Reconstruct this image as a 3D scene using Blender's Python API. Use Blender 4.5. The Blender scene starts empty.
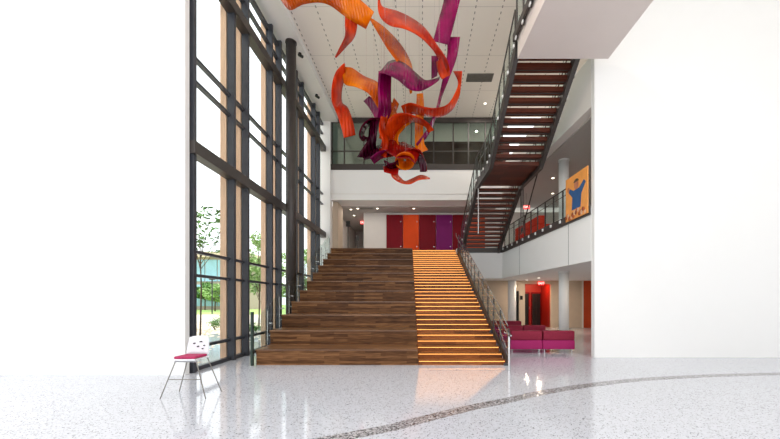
import bpy, bmesh, math, random
from mathutils import Vector, Matrix
random.seed(7)
S = bpy.context.scene
COL = S.collection

# ------------------------------------------------------------------ camera
EYE = 1.735
FPX = 345.0
cd = bpy.data.cameras.new('camera'); cam = bpy.data.objects.new('camera', cd); COL.objects.link(cam)
cam.location = (0, 0, EYE); cam.rotation_euler = (math.radians(90), 0, 0)
cd.sensor_fit = 'HORIZONTAL'; cd.sensor_width = 36.0; cd.lens = FPX/780*36
cd.shift_x = -32/780; cd.shift_y = 80.5/780; cd.clip_start = 0.05; cd.clip_end = 500
S.camera = cam

# ------------------------------------------------------------------ world, sun, exposure
w = bpy.data.worlds.new('sky'); S.world = w; w.use_nodes = True
bg = w.node_tree.nodes['Background']
bg.inputs[0].default_value = (0.96, 0.98, 1.0, 1); bg.inputs[1].default_value = 2.3
S.view_settings.view_transform = 'Standard'; S.view_settings.look = 'None'
S.view_settings.gamma = 1.0; S.view_settings.use_curve_mapping = False
S.view_settings.exposure = -0.15
sd = bpy.data.lights.new('sun', 'SUN'); sd.energy = 3.0; sd.angle = math.radians(12); sd.color = (1, .97, .92)
sun = bpy.data.objects.new('sun', sd); COL.objects.link(sun)
sun.rotation_euler = (math.radians(17), math.radians(6), 0)

# ------------------------------------------------------------------ materials
def srgb(c):
    return tuple(((v/255)/12.92 if v/255 <= .04045 else ((v/255+.055)/1.055)**2.4) for v in c)
def mat(name, rgb, rough=.5, metal=0, spec=.5, noise=0, nscale=8, emis=None, estr=0, stretch=(1,1,1), bump=0):
    m = bpy.data.materials.new(name); m.use_nodes = True
    nt = m.node_tree; b = nt.nodes['Principled BSDF']
    c = srgb(rgb)
    b.inputs['Base Color'].default_value = (*c, 1); b.inputs['Roughness'].default_value = rough
    b.inputs['Metallic'].default_value = metal; b.inputs['Specular IOR Level'].default_value = spec
    if noise:
        tc = nt.nodes.new('ShaderNodeTexCoord'); mp = nt.nodes.new('ShaderNodeMapping')
        mp.inputs['Scale'].default_value = stretch
        n = nt.nodes.new('ShaderNodeTexNoise'); n.inputs['Scale'].default_value = nscale; n.inputs['Detail'].default_value = 5
        r = nt.nodes.new('ShaderNodeValToRGB')
        r.color_ramp.elements[0].position = .3; r.color_ramp.elements[1].position = .7
        r.color_ramp.elements[0].color = (*[v*(1-noise) for v in c], 1)
        r.color_ramp.elements[1].color = (*[min(1, v*(1+noise)) for v in c], 1)
        nt.links.new(tc.outputs['Object'], mp.inputs[0]); nt.links.new(mp.outputs[0], n.inputs[0])
        nt.links.new(n.outputs[0], r.inputs[0]); nt.links.new(r.outputs[0], b.inputs['Base Color'])
        if bump:
            bp = nt.nodes.new('ShaderNodeBump'); bp.inputs['Strength'].default_value = bump
            nt.links.new(n.outputs[0], bp.inputs['Height']); nt.links.new(bp.outputs[0], b.inputs['Normal'])
    if emis:
        b.inputs['Emission Color'].default_value = (*srgb(emis), 1); b.inputs['Emission Strength'].default_value = estr
    return m

def wood_mat(name, dark, mid, light, rough=.4, spec=.35, board=.105, length=1.3, mixf=.3):
    """long horizontal boards (x along the board, height/depth across it)"""
    m = bpy.data.materials.new(name); m.use_nodes = True
    nt = m.node_tree; L = nt.links; b = nt.nodes['Principled BSDF']
    g = nt.nodes.new('ShaderNodeNewGeometry'); sp = nt.nodes.new('ShaderNodeSeparateXYZ'); L.new(g.outputs['Position'], sp.inputs[0])
    ad = nt.nodes.new('ShaderNodeMath'); ad.operation = 'ADD'; L.new(sp.outputs[1], ad.inputs[0]); L.new(sp.outputs[2], ad.inputs[1])
    cb = nt.nodes.new('ShaderNodeCombineXYZ'); L.new(sp.outputs[0], cb.inputs[0]); L.new(ad.outputs[0], cb.inputs[1])
    br = nt.nodes.new('ShaderNodeTexBrick'); L.new(cb.outputs[0], br.inputs[0])
    br.inputs['Scale'].default_value = 1; br.inputs['Mortar Size'].default_value = .002
    br.inputs['Brick Width'].default_value = length; br.inputs['Row Height'].default_value = board
    br.inputs['Color1'].default_value = (0, 0, 0, 1); br.inputs['Color2'].default_value = (1, 1, 1, 1); br.inputs['Mortar'].default_value = (0, 0, 0, 1)
    br.offset = .37
    mp = nt.nodes.new('ShaderNodeMapping'); mp.inputs['Scale'].default_value = (1.3, 22, 22); L.new(g.outputs['Position'], mp.inputs[0])
    n = nt.nodes.new('ShaderNodeTexNoise'); n.inputs['Scale'].default_value = 2.2; n.inputs['Detail'].default_value = 6; L.new(mp.outputs[0], n.inputs[0])
    mx = nt.nodes.new('ShaderNodeMix'); mx.data_type = 'FLOAT'; mx.inputs[0].default_value = mixf
    bw = nt.nodes.new('ShaderNodeRGBToBW'); L.new(br.outputs[0], bw.inputs[0])
    L.new(n.outputs[0], mx.inputs[2]); L.new(bw.outputs[0], mx.inputs[3])
    r = nt.nodes.new('ShaderNodeValToRGB'); e = r.color_ramp.elements
    e[0].position = .22; e[0].color = (*srgb(dark), 1); e[1].position = .8; e[1].color = (*srgb(light), 1)
    q = e.new(.5); q.color = (*srgb(mid), 1)
    L.new(mx.outputs[0], r.inputs[0]); L.new(r.outputs[0], b.inputs['Base Color'])
    b.inputs['Roughness'].default_value = rough; b.inputs['Specular IOR Level'].default_value = spec
    return m

def glass_mat(name, tint=(.93, .97, .96), refl=.12, rough=.02):
    m = bpy.data.materials.new(name); m.use_nodes = True
    nt = m.node_tree; nt.nodes.clear(); L = nt.links
    o = nt.nodes.new('ShaderNodeOutputMaterial'); t = nt.nodes.new('ShaderNodeBsdfTransparent'); t.inputs[0].default_value = (*tint, 1)
    g = nt.nodes.new('ShaderNodeBsdfGlossy'); g.inputs['Roughness'].default_value = rough; g.inputs['Color'].default_value = (.95, .98, 1, 1)
    f = nt.nodes.new('ShaderNodeLayerWeight'); f.inputs['Blend'].default_value = .5
    pw = nt.nodes.new('ShaderNodeMath'); pw.operation = 'POWER'; pw.inputs[1].default_value = 4.0; L.new(f.outputs['Facing'], pw.inputs[0])
    mu = nt.nodes.new('ShaderNodeMath'); mu.operation = 'MULTIPLY_ADD'; mu.inputs[1].default_value = refl*3; mu.inputs[2].default_value = refl*.25
    mu.use_clamp = True
    L.new(pw.outputs[0], mu.inputs[0])
    x = nt.nodes.new('ShaderNodeMixShader'); L.new(mu.outputs[0], x.inputs[0]); L.new(t.outputs[0], x.inputs[1]); L.new(g.outputs[0], x.inputs[2])
    L.new(x.outputs[0], o.inputs[0]); return m

def acrylic(name, rgb, dark):
    """glossy see-through coloured acrylic sheet with fine ribs"""
    m = bpy.data.materials.new(name); m.use_nodes = True
    nt = m.node_tree; L = nt.links; b = nt.nodes['Principled BSDF']; o = nt.nodes['Material Output']
    tc = nt.nodes.new('ShaderNodeTexCoord')
    n = nt.nodes.new('ShaderNodeTexNoise'); n.inputs['Scale'].default_value = 1.6; n.inputs['Detail'].default_value = 3; L.new(tc.outputs['Object'], n.inputs[0])
    r = nt.nodes.new('ShaderNodeValToRGB'); r.color_ramp.elements[0].position = .38; r.color_ramp.elements[1].position = .62
    r.color_ramp.elements[0].color = (*srgb(dark), 1); r.color_ramp.elements[1].color = (*srgb(rgb), 1)
    L.new(n.outputs[0], r.inputs[0]); L.new(r.outputs[0], b.inputs['Base Color'])
    b.inputs['Roughness'].default_value = .07; b.inputs['Specular IOR Level'].default_value = .35
    t = nt.nodes.new('ShaderNodeBsdfTranslucent'); L.new(r.outputs[0], t.inputs[0])
    x = nt.nodes.new('ShaderNodeMixShader'); x.inputs[0].default_value = .45
    L.new(b.outputs[0], x.inputs[1]); L.new(t.outputs[0], x.inputs[2])
    wv = nt.nodes.new('ShaderNodeTexWave'); wv.inputs['Scale'].default_value = 4; wv.inputs['Distortion'].default_value = 2; L.new(tc.outputs['Object'], wv.inputs[0])
    bp = nt.nodes.new('ShaderNodeBump'); bp.inputs['Strength'].default_value = .45; bp.inputs['Distance'].default_value = .05
    L.new(wv.outputs[1], bp.inputs['Height']); L.new(bp.outputs[0], b.inputs['Normal'])
    L.new(x.outputs[0], o.inputs[0]); return m

def terrazzo(name, base, chips, scale=38, rough=.14, thr=.18):
    m = bpy.data.materials.new(name); m.use_nodes = True
    nt = m.node_tree; L = nt.links; b = nt.nodes['Principled BSDF']
    g = nt.nodes.new('ShaderNodeNewGeometry')
    v = nt.nodes.new('ShaderNodeTexVoronoi'); v.inputs['Scale'].default_value = scale; L.new(g.outputs['Position'], v.inputs[0])
    sp = nt.nodes.new('ShaderNodeSeparateColor'); L.new(v.outputs['Color'], sp.inputs[0])
    r = nt.nodes.new('ShaderNodeValToRGB'); e = r.color_ramp.elements; r.color_ramp.interpolation = 'LINEAR'
    e[0].position = 0; e[0].color = (*srgb(chips), 1); e[1].position = thr; e[1].color = (*srgb(base), 1)
    L.new(sp.outputs[0], r.inputs[0])
    n = nt.nodes.new('ShaderNodeTexNoise'); n.inputs['Scale'].default_value = 14; n.inputs['Detail'].default_value = 6; L.new(g.outputs['Position'], n.inputs[0])
    mx = nt.nodes.new('ShaderNodeMix'); mx.data_type = 'RGBA'; mx.blend_type = 'MULTIPLY'; mx.inputs[0].default_value = .25
    L.new(r.outputs[0], mx.inputs[6]); L.new(n.outputs[0], mx.inputs[7]); L.new(mx.outputs[2], b.inputs['Base Color'])
    b.inputs['Roughness'].default_value = rough; b.inputs['Specular IOR Level'].default_value = .6
    return m

def ceiling_mat(name):
    """off-white ceiling boards, rows of fine perforation running with the hall and thin joints across it"""
    m = bpy.data.materials.new(name); m.use_nodes = True
    nt = m.node_tree; L = nt.links; b = nt.nodes['Principled BSDF']
    g = nt.nodes.new('ShaderNodeNewGeometry'); sp = nt.nodes.new('ShaderNodeSeparateXYZ'); L.new(g.outputs['Position'], sp.inputs[0])
    def line(axis, period, half, off=0):
        a = nt.nodes.new('ShaderNodeMath'); a.operation = 'ADD'; a.inputs[1].default_value = off+100*period; L.new(sp.outputs[axis], a.inputs[0])
        q = nt.nodes.new('ShaderNodeMath'); q.operation = 'MODULO'; q.inputs[1].default_value = period; L.new(a.outputs[0], q.inputs[0])
        c = nt.nodes.new('ShaderNodeMath'); c.operation = 'LESS_THAN'; c.inputs[1].default_value = half; L.new(q.outputs[0], c.inputs[0]); return c
    def mul(a, c):
        q = nt.nodes.new('ShaderNodeMath'); q.operation = 'MULTIPLY'; L.new(a.outputs[0], q.inputs[0])
        if isinstance(c, float): q.inputs[1].default_value = c
        else: L.new(c.outputs[0], q.inputs[1])
        return q
    dots = mul(line(0, .93, .035), line(1, .26, .11))
    joint = mul(line(1, 2.4, .025), .35)
    mx = nt.nodes.new('ShaderNodeMath'); mx.operation = 'MAXIMUM'; L.new(dots.outputs[0], mx.inputs[0]); L.new(joint.outputs[0], mx.inputs[1])
    r = nt.nodes.new('ShaderNodeMix'); r.data_type = 'RGBA'; L.new(mx.outputs[0], r.inputs[0])
    r.inputs[6].default_value = (*srgb((246, 238, 228)), 1); r.inputs[7].default_value = (*srgb((150, 142, 134)), 1)
    L.new(r.outputs[2], b.inputs['Base Color']); b.inputs['Roughness'].default_value = .8
    return m

M = dict(
    white=mat('white paint', (236, 235, 233), .6, noise=.004, nscale=2),
    offwhite=mat('off white plaster', (224, 219, 213), .7, noise=.02, nscale=2),
    beige=mat('beige plaster', (205, 186, 164), .7, noise=.03, nscale=3),
    pink=mat('plaster soffit', (214, 202, 196), .7, noise=.02, nscale=1),
    ceil=ceiling_mat('perforated ceiling'),
    greyceil=mat('grey ceiling', (176, 170, 165), .8, noise=.06, nscale=30),
    floor=terrazzo('pale terrazzo', (220, 223, 232), (84, 82, 86), 70, .08, .14),
    inlay=terrazzo('dark terrazzo', (206, 204, 208), (30, 28, 32), 48, .2, .9),
    steel=mat('dark steel', (64, 66, 73), .42, .2, noise=.08, nscale=6),
    steel2=mat('brown black steel', (66, 60, 57), .42, .2, noise=.1, nscale=6),
    black=mat('black', (18, 18, 19), .4, noise=.1, nscale=5),
    charcoal=mat('charcoal paint', (62, 60, 60), .5, noise=.05),
    chrome=mat('brushed steel', (200, 200, 200), .25, .9, noise=.04),
    wood=wood_mat('walnut boards', (46, 27, 15), (98, 64, 38), (152, 108, 70), .45, .15, .07, 1.1),
    stair=wood_mat('walnut stair boards lit orange', (64, 34, 14), (122, 70, 32), (166, 104, 54), .4, .25, .14, 1.6),  # same wood as the seating, the strips' orange glow put into its colour
    woodtread=wood_mat('light paled walnut treads', (74, 48, 30), (118, 80, 50), (164, 120, 84), .3, .5, .12, 1.3),  # paler than the riser boards: light reflected on tier tops put into colour
    redwood=wood_mat('dark red wood', (58, 28, 20), (88, 42, 28), (116, 60, 40), .4, .3, .3, 2.0),
    larch=mat('larch cladding', (224, 186, 156), .6, noise=.12, nscale=4, stretch=(8, 8, .5)),
    nose=mat('stair nosing', (176, 128, 86), .3, noise=.1),
    glass=glass_mat('clear glass', (.97,.99,.99), .035),
    rail=glass_mat('railing glass', (.9, .95, .94), .07),
    gallery=glass_mat('gallery glass', (.6, .67, .64), .1),
    led=mat('warm led', (255, 160, 60), .5, noise=.02, emis=(255, 176, 92), estr=3.8),
    lamp=mat('lamp lens', (255, 245, 230), .5, noise=.02, emis=(255, 238, 214), estr=5),
    magenta=mat('magenta upholstery', (158, 14, 92), .75, noise=.12, nscale=30),
    berry=mat('berry upholstery', (132, 18, 50), .8, noise=.2, nscale=60),
    redcloth=mat('red upholstery', (236, 56, 26), .7, noise=.1, nscale=30),
    maroon=mat('maroon panel', (122, 8, 26), .5, 0, .15, noise=.06, nscale=2),
    orange=mat('orange panel', (222, 74, 18), .5, 0, .15, noise=.05, nscale=2),
    purple=mat('purple panel', (128, 28, 104), .5, 0, .15, noise=.05, nscale=2),
    redpaint=mat('red paint', (160, 30, 14), .45, noise=.05, nscale=2),
    rust=mat('rust orange paint', (200, 72, 26), .5, noise=.05, nscale=2),
    sign=mat('red lit sign', (230, 40, 40), .5, noise=.02, emis=(255, 40, 40), estr=2.2),
    signtext=mat('sign letters', (255, 235, 225), .5, noise=.02, emis=(255, 235, 225), estr=2.2),
    vent=mat('vent metal', (128, 124, 118), .5, .3, noise=.1),
    gravel=mat('buff gravel', (232, 216, 194), .9, noise=.25, nscale=7),
    concrete=mat('pale paving', (214, 206, 196), .8, noise=.08, nscale=3),
    grass=mat('lawn', (160, 188, 106), .9, noise=.25, nscale=2),
    leaf=mat('green leaves', (96, 138, 70), .6, noise=.4, nscale=3),
    leaf2=mat('pale green leaves', (152, 184, 116), .6, noise=.4, nscale=3),
    bark=mat('bark', (92, 76, 62), .9, noise=.3, nscale=12),
    bglass=mat('building glazing', (150, 192, 210), .2, noise=.15, nscale=.5),
    white_plastic=mat('white plastic', (232, 232, 236), .3, noise=.02),
    pad=mat('pink seat pad', (170, 30, 84), .7, noise=.2, nscale=30),
    mural=mat('orange mural print', (238, 158, 76), .4, noise=.12, nscale=3),
    blue=mat('blue print', (28, 84, 138), .4, noise=.1),
    skin=mat('skin tone print', (188, 118, 84), .5, noise=.1),
    r_orange=acrylic('orange acrylic', (246, 146, 12), (216, 96, 4)),
    r_red=acrylic('red orange acrylic', (228, 74, 12), (184, 38, 8)),
    r_scarlet=acrylic('scarlet acrylic', (190, 26, 14), (116, 6, 10)),
    r_mag=acrylic('magenta acrylic', (166, 0, 96), (108, 0, 64)),
    r_maroon=acrylic('maroon acrylic', (88, 2, 38), (52, 0, 24)),
)

# ------------------------------------------------------------------ builders
def link(name, bm, m, parent=None, smooth=False):
    me = bpy.data.meshes.new(name); bm.normal_update(); bm.to_mesh(me); bm.free()
    me.materials.append(m if not isinstance(m, str) else M[m])
    if smooth:
        for p in me.polygons: p.use_smooth = True
    o = bpy.data.objects.new(name, me); COL.objects.link(o)
    if parent: o.parent = parent; o.matrix_parent_inverse = parent.matrix_basis.inverted()
    return o
def tag(o, label, cat, group=None):
    o['label'] = label; o['category'] = cat
    if group: o['group'] = group
    return o
def struct(o, kind='structure'):
    o['kind'] = kind; return o
def thing(name, label, cat, loc=(0, 0, 0), group=None, rz=0):
    o = bpy.data.objects.new(name, None); COL.objects.link(o); o.location = loc; o.rotation_euler = (0, 0, rz)
    o.matrix_basis = Matrix.Translation(loc) @ Matrix.Rotation(rz, 4, 'Z')
    o.empty_display_size = .1
    return tag(o, label, cat, group)
def B(): return bmesh.new()
def box(bm, x0, x1, y0, y1, z0, z1):
    v = [bm.verts.new((x, y, z)) for z in (z0, z1) for x, y in ((x0, y0), (x1, y0), (x1, y1), (x0, y1))]
    for f in ((3, 2, 1, 0), (4, 5, 6, 7), (0, 1, 5, 4), (1, 2, 6, 5), (2, 3, 7, 6), (3, 0, 4, 7)): bm.faces.new([v[i] for i in f])
    return bm
def prism(bm, pts, z0, z1):
    n = len(pts); a = [bm.verts.new((x, y, z0)) for x, y in pts]; c = [bm.verts.new((x, y, z1)) for x, y in pts]
    bm.faces.new(a[::-1]); bm.faces.new(c)
    for i in range(n): bm.faces.new((a[i], a[(i+1) % n], c[(i+1) % n], c[i]))
    bmesh.ops.recalc_face_normals(bm, faces=bm.faces[:]); return bm
def hull8(bm, v8):
    v = [bm.verts.new(p) for p in v8]
    for f in ((3, 2, 1, 0), (4, 5, 6, 7), (0, 1, 5, 4), (1, 2, 6, 5), (2, 3, 7, 6), (3, 0, 4, 7)): bm.faces.new([v[i] for i in f])
    bmesh.ops.recalc_face_normals(bm, faces=bm.faces[:]); return bm
def rbox(bm, x0, x1, y0, y1, z0, z1, r=.03, seg=3):
    t = B(); box(t, x0, x1, y0, y1, z0, z1)
    bmesh.ops.bevel(t, geom=t.edges[:], offset=r, segments=seg, affect='EDGES', profile=.5)
    me = bpy.data.meshes.new('t'); t.to_mesh(me); t.free(); bm.from_mesh(me); bpy.data.meshes.remove(me); return bm
def tube(bm, pts, r, n=8, r2=None, caps=True):
    pts = [Vector(p) for p in pts]; rings = []
    for i, p in enumerate(pts):
        d = (pts[min(i+1, len(pts)-1)]-pts[max(i-1, 0)]).normalized()
        u = d.cross(Vector((0, 0, 1)) if abs(d.z) < .95 else Vector((1, 0, 0))).normalized(); v = d.cross(u)
        rr = r if r2 is None else r+(r2-r)*i/(len(pts)-1)
        rings.append([bm.verts.new(p+(u*math.cos(a)+v*math.sin(a))*rr) for a in [2*math.pi*k/n for k in range(n)]])
    for a, b in zip(rings, rings[1:]):
        for k in range(n): bm.faces.new((a[k], a[(k+1) % n], b[(k+1) % n], b[k]))
    if caps: bm.faces.new(rings[0][::-1]); bm.faces.new(rings[-1])
    bmesh.ops.recalc_face_normals(bm, faces=bm.faces[:]); return bm
def plate(bm, pts, t):
    """thin sheet from a planar quad, thickened along its normal"""
    a, b, c = [Vector(p) for p in pts[:3]]; n = (b-a).cross(c-a).normalized()*t/2
    return hull8(bm, [Vector(p)-n for p in pts]+[Vector(p)+n for p in pts])

# ------------------------------------------------------------------ plan of the hall
Y0, YL = 9.2, 19.2            # foot and head of the stairs
L2B, L2, L3B, L3, CE = 2.94, 4.62, 7.33, 9.24, 11.95
def XR(y): return 4.47+(19.3-y)*.0828          # face of the right-hand balcony
def XSL(y): return -4.42-(y-9.2)*.064          # left edge of seating
def XSM(y): return -.10-(y-9.2)*.043           # between seating and stair
def XSR(y): return 2.22-(y-9.2)*.027           # right edge of stair
GX = -5.6
YB = 21.6

# floor
bm = B(); box(bm, -10.7, 16, -3, 24, -.2, 0); struct(link('floor', bm, 'floor'))
# curved dark inlay band in the floor
ctr = [(-3.2, 3.55), (-1.8, 3.98), (-.5, 4.64), (-.14, 4.9), (.7, 5.50), (1.45, 5.95), (2.33, 6.50), (3.45, 7.04), (4.9, 7.55), (7, 7.95), (10, 8.2), (15.9, 8.3)]
def catmull(pts, n):
    out = []; P = [pts[0]]+list(pts)+[pts[-1]]
    for i in range(1, len(P)-2):
        for k in range(n):
            t = k/n
            out.append(tuple(.5*((2*b)+(-a+c)*t+(2*a-5*b+4*c-d)*t*t+(-a+3*b-3*c+d)*t**3) for a, b, c, d in zip(P[i-1], P[i], P[i+1], P[i+2])))
    out.append(tuple(pts[-1])); return out
cc = catmull(ctr, 6); bm = B(); pr = None
for i, p in enumerate(cc):
    q0, q1 = cc[max(0, i-1)], cc[min(len(cc)-1, i+1)]; d = Vector((q1[0]-q0[0], q1[1]-q0[1])).normalized(); nn = Vector((-d.y, d.x))*.125
    row = [bm.verts.new((p[0]+s*nn.x, p[1]+s*nn.y, z)) for s, z in ((-1, 0), (-1, .003), (1, .003), (1, 0))]
    if pr:
        for k in range(3): bm.faces.new((pr[k], row[k], row[k+1], pr[k+1]))
    pr = row
bmesh.ops.recalc_face_normals(bm, faces=bm.faces[:])
struct(link('trim_1', bm, 'inlay'))

# ceilings
bm = B(); box(bm, -4.7, 16, -3, 19.3, CE, CE+.3); struct(link('ceiling', bm, 'ceil'))
bm = B(); box(bm, -10.7, -4.7, -3, 8.1, 11.68, CE+.3); box(bm, -5.75, -4.7, 8.1, 19.3, 11.68, CE+.3); struct(link('ceiling_edge', bm, 'white'))
# white walls in line with the ends of the hall opening
bm = B(); box(bm, -10.7, -5.46, 7.95, 8.1, 0, 11.68); struct(link('wall_left', bm, 'white'))
bm = B(); box(bm, 5.2, 16, 10.4, 10.6, 0, CE); struct(link('wall_right', bm, 'white'))
bm = B(); box(bm, 16, 16.2, -3, 28, 0, CE); struct(link('wall_side', bm, 'white'))

# upper floors
bm = B(); prism(bm, [(-5.45, 19.6), (XSM(19.6), 19.6), (XSM(20.2), 20.2), (XSR(20.2), 20.2), (XSR(YL)+.01, YL), (XR(YL), YL), (XR(10.6), 10.6), (16, 10.6), (16, 28), (-5.45, 28)], L2B, L2); struct(link('floor_upper', bm, 'white'))
bm = B(); box(bm, XSR(YL), XR(YL), YL-.05, YL, 4.36, L2+.01)
struct(link('trim_2', bm, 'steel2'))
bm = B(); hull8(bm, [(XR(10.6)-.06, 10.6, 4.36), (XR(10.6), 10.6, 4.36), (XR(YL), YL, 4.36), (XR(YL)-.06, YL, 4.36), (XR(10.6)-.06, 10.6, 4.64), (XR(10.6), 10.6, 4.64), (XR(YL), YL, 4.64), (XR(YL)-.06, YL, 4.64)])
struct(link('trim_3', bm, 'steel2'))
for yy in (11.95, 16.6):       # joints in the white fascia
    bm = B(); box(bm, XR(yy)-.004, XR(yy)+.02, yy, yy+.02, L2B+.01, 4.36); struct(link('trim_4', bm, 'charcoal'))
# third level: bridge across the back, gallery on the right
bm = B(); box(bm, -5.1, XR(19.3), 19.3, 28, L3B, L3); struct(link('floor_third', bm, 'white'))
bm = B(); box(bm, -5.1, XR(19.3), 19.28, 19.3, 7.66, 7.68); struct(link('trim_5', bm, 'offwhite'))
bm = B(); prism(bm, [(XR(19.3), 19.3), (XR(10.6), 10.6), (16, 10.6), (16, 28), (XR(19.3), 28)], 7.66, L3); struct(link('floor_gallery', bm, 'offwhite'))
bm = B(); prism(bm, [(XR(19.3)+.3, 22), (XR(10.6)+.3, 10.6), (16, 10.6), (16, 22)], 7.62, 7.66); struct(link('ceiling_gallery', bm, 'greyceil'))
# back white pier by the glass
bm = B(); box(bm, -5.72, -5.1, 19.2, 19.6, 0, 11.68)
struct(link('wall_pier', bm, 'white'))
bm = B(); box(bm, -5.1, -4.8, 19.65, 20.9, L2, L3B); struct(link('wall_pier_side', bm, 'beige'))
# ground floor back wall in pieces around the openings
bm = B()
box(bm, -5.7, 5.84, YB, YB+.2, 0, L2B); box(bm, 5.84, 6.08, YB, YB+.2, 2.3, L2B); box(bm, 6.08, 6.45, YB, YB+.2, 0, L2B)
box(bm, 6.45, 8.08, YB, YB+.2, 2.74, L2B); box(bm, 8.08, 10.1, YB, YB+.2, 0, L2B); box(bm, 12.2, 16, YB, YB+.2, 0, L2B)
struct(link('wall_back', bm, 'beige'))
bm = B(); box(bm, 5.84, 6.08, YB+.12, YB+.18, 0, 2.3); d1 = struct(link('door_1', bm, 'black'))
bm = B(); box(bm, 5.87, 5.89, YB+.08, YB+.12, .95, 1.25); link('door_handle', bm, 'chrome', d1)
bm = B(); box(bm, 10.1, 12.2, YB, YB+.2, 0, L2B); struct(link('wall_orange', bm, 'rust'))
bm = B(); box(bm, 10.0, 10.1, YB-.03, YB, 0, L2B); struct(link('trim_6', bm, 'offwhite'))
# lift lobby recess
bm = B(); box(bm, 6.3, 6.45, YB+.2, 23.4, 0, 2.84); box(bm, 8.08, 8.3, YB+.2, 23.4, 0, 2.84); box(bm, 6.3, 8.3, 23.4, 23.6, 0, 2.84)
struct(link('wall_lobby', bm, 'redpaint'))
bm = B(); box(bm, 6.3, 8.3, YB+.2, 23.6, 2.84, 2.93); struct(link('ceiling_lobby', bm, 'rust'))
# second level back wall
bm = B(); box(bm, -3.72, 16, 22, 22.2, L2, L3B); struct(link('wall_upper', bm, 'offwhite'))
bm = B(); box(bm, -3.72, -3.6, 22.2, 28, L2, L3B); struct(link('wall_corridor', bm, 'offwhite'))
bm = B(); box(bm, -5.6, -5.45, 19.6, 28, L2, L3B); struct(link('wall_corridor_left', bm, 'offwhite'))
bm = B(); box(bm, -5.6, -3.6, 28, 28.2, L2, L3B); struct(link('wall_corridor_end', bm, 'greyceil'))
bm = B(); box(bm, -4.55, -3.74, 27.9, 28, L2, 6.9); struct(link('door_2', bm, 'black'))
bm = B(); box(bm, -5.45, XR(19.3)-.02, 20.6, 28, L3B-.04, L3B); struct(link('ceiling_upper', bm, 'greyceil'))
# third level interior behind the gallery glass
bm = B(); box(bm, -5, 16, 25, 25.2, L3, CE); struct(link('wall_third', bm, 'offwhite'))
bm = B(); box(bm, -5.1, 5, 19.4, 25, CE-.1, CE+.3); struct(link('ceiling_third', bm, 'offwhite'))
bm = B(); box(bm, -.4, 5.2, 20.5, 20.6, L3, 11.15); struct(link('wall_brown', bm, mat('brown panelling', (104, 62, 56), .5, noise=.08)))
bm = B(); box(bm, -5.1, -4.8, 19.6, 25, L3, CE-.1); struct(link('wall_third_left', bm, 'offwhite'))

# gallery glass band
GZ0, GZ1 = 9.06, 11.75
gw = bpy.data.objects.new('window_2', None); COL.objects.link(gw); gw.location = (0, 19.35, GZ0); struct(gw)
gw.matrix_basis = Matrix.Translation((0, 19.35, GZ0))
bm = B(); box(bm, -5.1, 4.6, 19.28, 19.42, GZ0-.05, GZ0+.28); link('sill', bm, 'steel2', gw)
bm = B(); box(bm, -5.1, 4.6, 19.3, 19.4, GZ1-.08, GZ1+.2); link('head', bm, 'steel2', gw)
bm = B(); box(bm, -5.1, 4.6, 19.33, 19.38, 10.05, 10.11); link('transom', bm, 'steel2', gw)
mx = [-5.04, -4.35, -3.25, -1.95, -.6, .65, 1.75, 2.6, 3.55, 4.5]
for x in mx:
    bm = B(); box(bm, x-.035, x+.035, 19.31, 19.4, GZ0+.28, GZ1-.08); link('mullion', bm, 'steel2', gw)
for a, b in zip(mx, mx[1:]):
    bm = B(); box(bm, a+.035, b-.035, 19.35, 19.362, GZ0+.28, GZ1-.08); link('pane', bm, 'gallery', gw)

# ------------------------------------------------------------------ the tall glass wall on the left
cw = bpy.data.objects.new('window_1', None); COL.objects.link(cw); struct(cw)
cw.matrix_basis = Matrix.Translation((GX, 8.2, 0))
ms = sorted([8.22]+[9.97+2.5*i for i in range(4)]+[10.76+2.5*i for i in range(4)])
for y in ms:
    bm = B(); box(bm, GX, GX+.2, y-.05, y+.05, 0, 11.68); link('mullion', bm, 'steel', cw)
    if y > 8.5 or 1:
        bm = B(); box(bm, GX-.2, GX-.03, y-.06, y+.06, 0, 12.2); link('timber_fin', bm, 'larch', cw)
YE = 19.2
for z0, z1, dx in ((0, .1, .1), (.55, .63, .1), (2.3, 2.37, .09), (2.88, 2.95, .09), (7.03, 7.1, .1), (7.6, 7.67, .1), (10.95, 11.03, .1), (11.45, 11.6, .1)):
    bm = B(); box(bm, GX-.02, GX+dx, 8.12, YE, z0, z1); link('transom', bm, 'steel', cw)
for z0, z1 in ((5.2, 5.5), (10.0, 10.3)):
    bm = B(); box(bm, GX-.02, GX+.26, 8.12, YE, z0, z1); link('beam', bm, 'steel2', cw)
for a, b in zip(ms, ms[1:]+[YE]):
    bm = B(); box(bm, GX+.02, GX+.03, a+.05, b-.05, .1, 11.45); link('pane', bm, 'glass', cw)

# round black column
def column(name, x, y, r, z0, z1, m, label, collar=None, group=None):
    t = thing(name, label, 'column', (x, y, z0), group)
    bm = B(); tube(bm, [(x, y, z0), (x, y, z1)], r, 32); link('shaft', bm, m, t, False)
    for p in t.children[0].data.polygons: p.use_smooth = abs(p.normal.z) < .5
    bm = B(); tube(bm, [(x, y, z1-.06), (x, y, z1)], r+.02, 32); link('collar', bm, m, t)
    bm = B(); tube(bm, [(x, y, z0), (x, y, z0+.1)], r+.015, 32); link('base_ring', bm, collar or m, t)
    return t
column('column', -5.05, 13.3, .19, 0, 11.68, 'steel2', 'tall round black steel column beside the window wall, left of the stepped seating')
column('column', 5.96, 14.5, .2, 0, L2B, 'white', 'round white column on the ground floor behind the magenta sofas, nearest the orange wall')
column('column', 5.96, 14.5, .2, L2, 7.62, 'white', 'round white column on the upper balcony left of the orange mural')
column('column', 5.32, 20.4, .24, 0, L2B, 'white', 'round white column on the ground floor between the stairs and the lift lobby')

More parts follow.
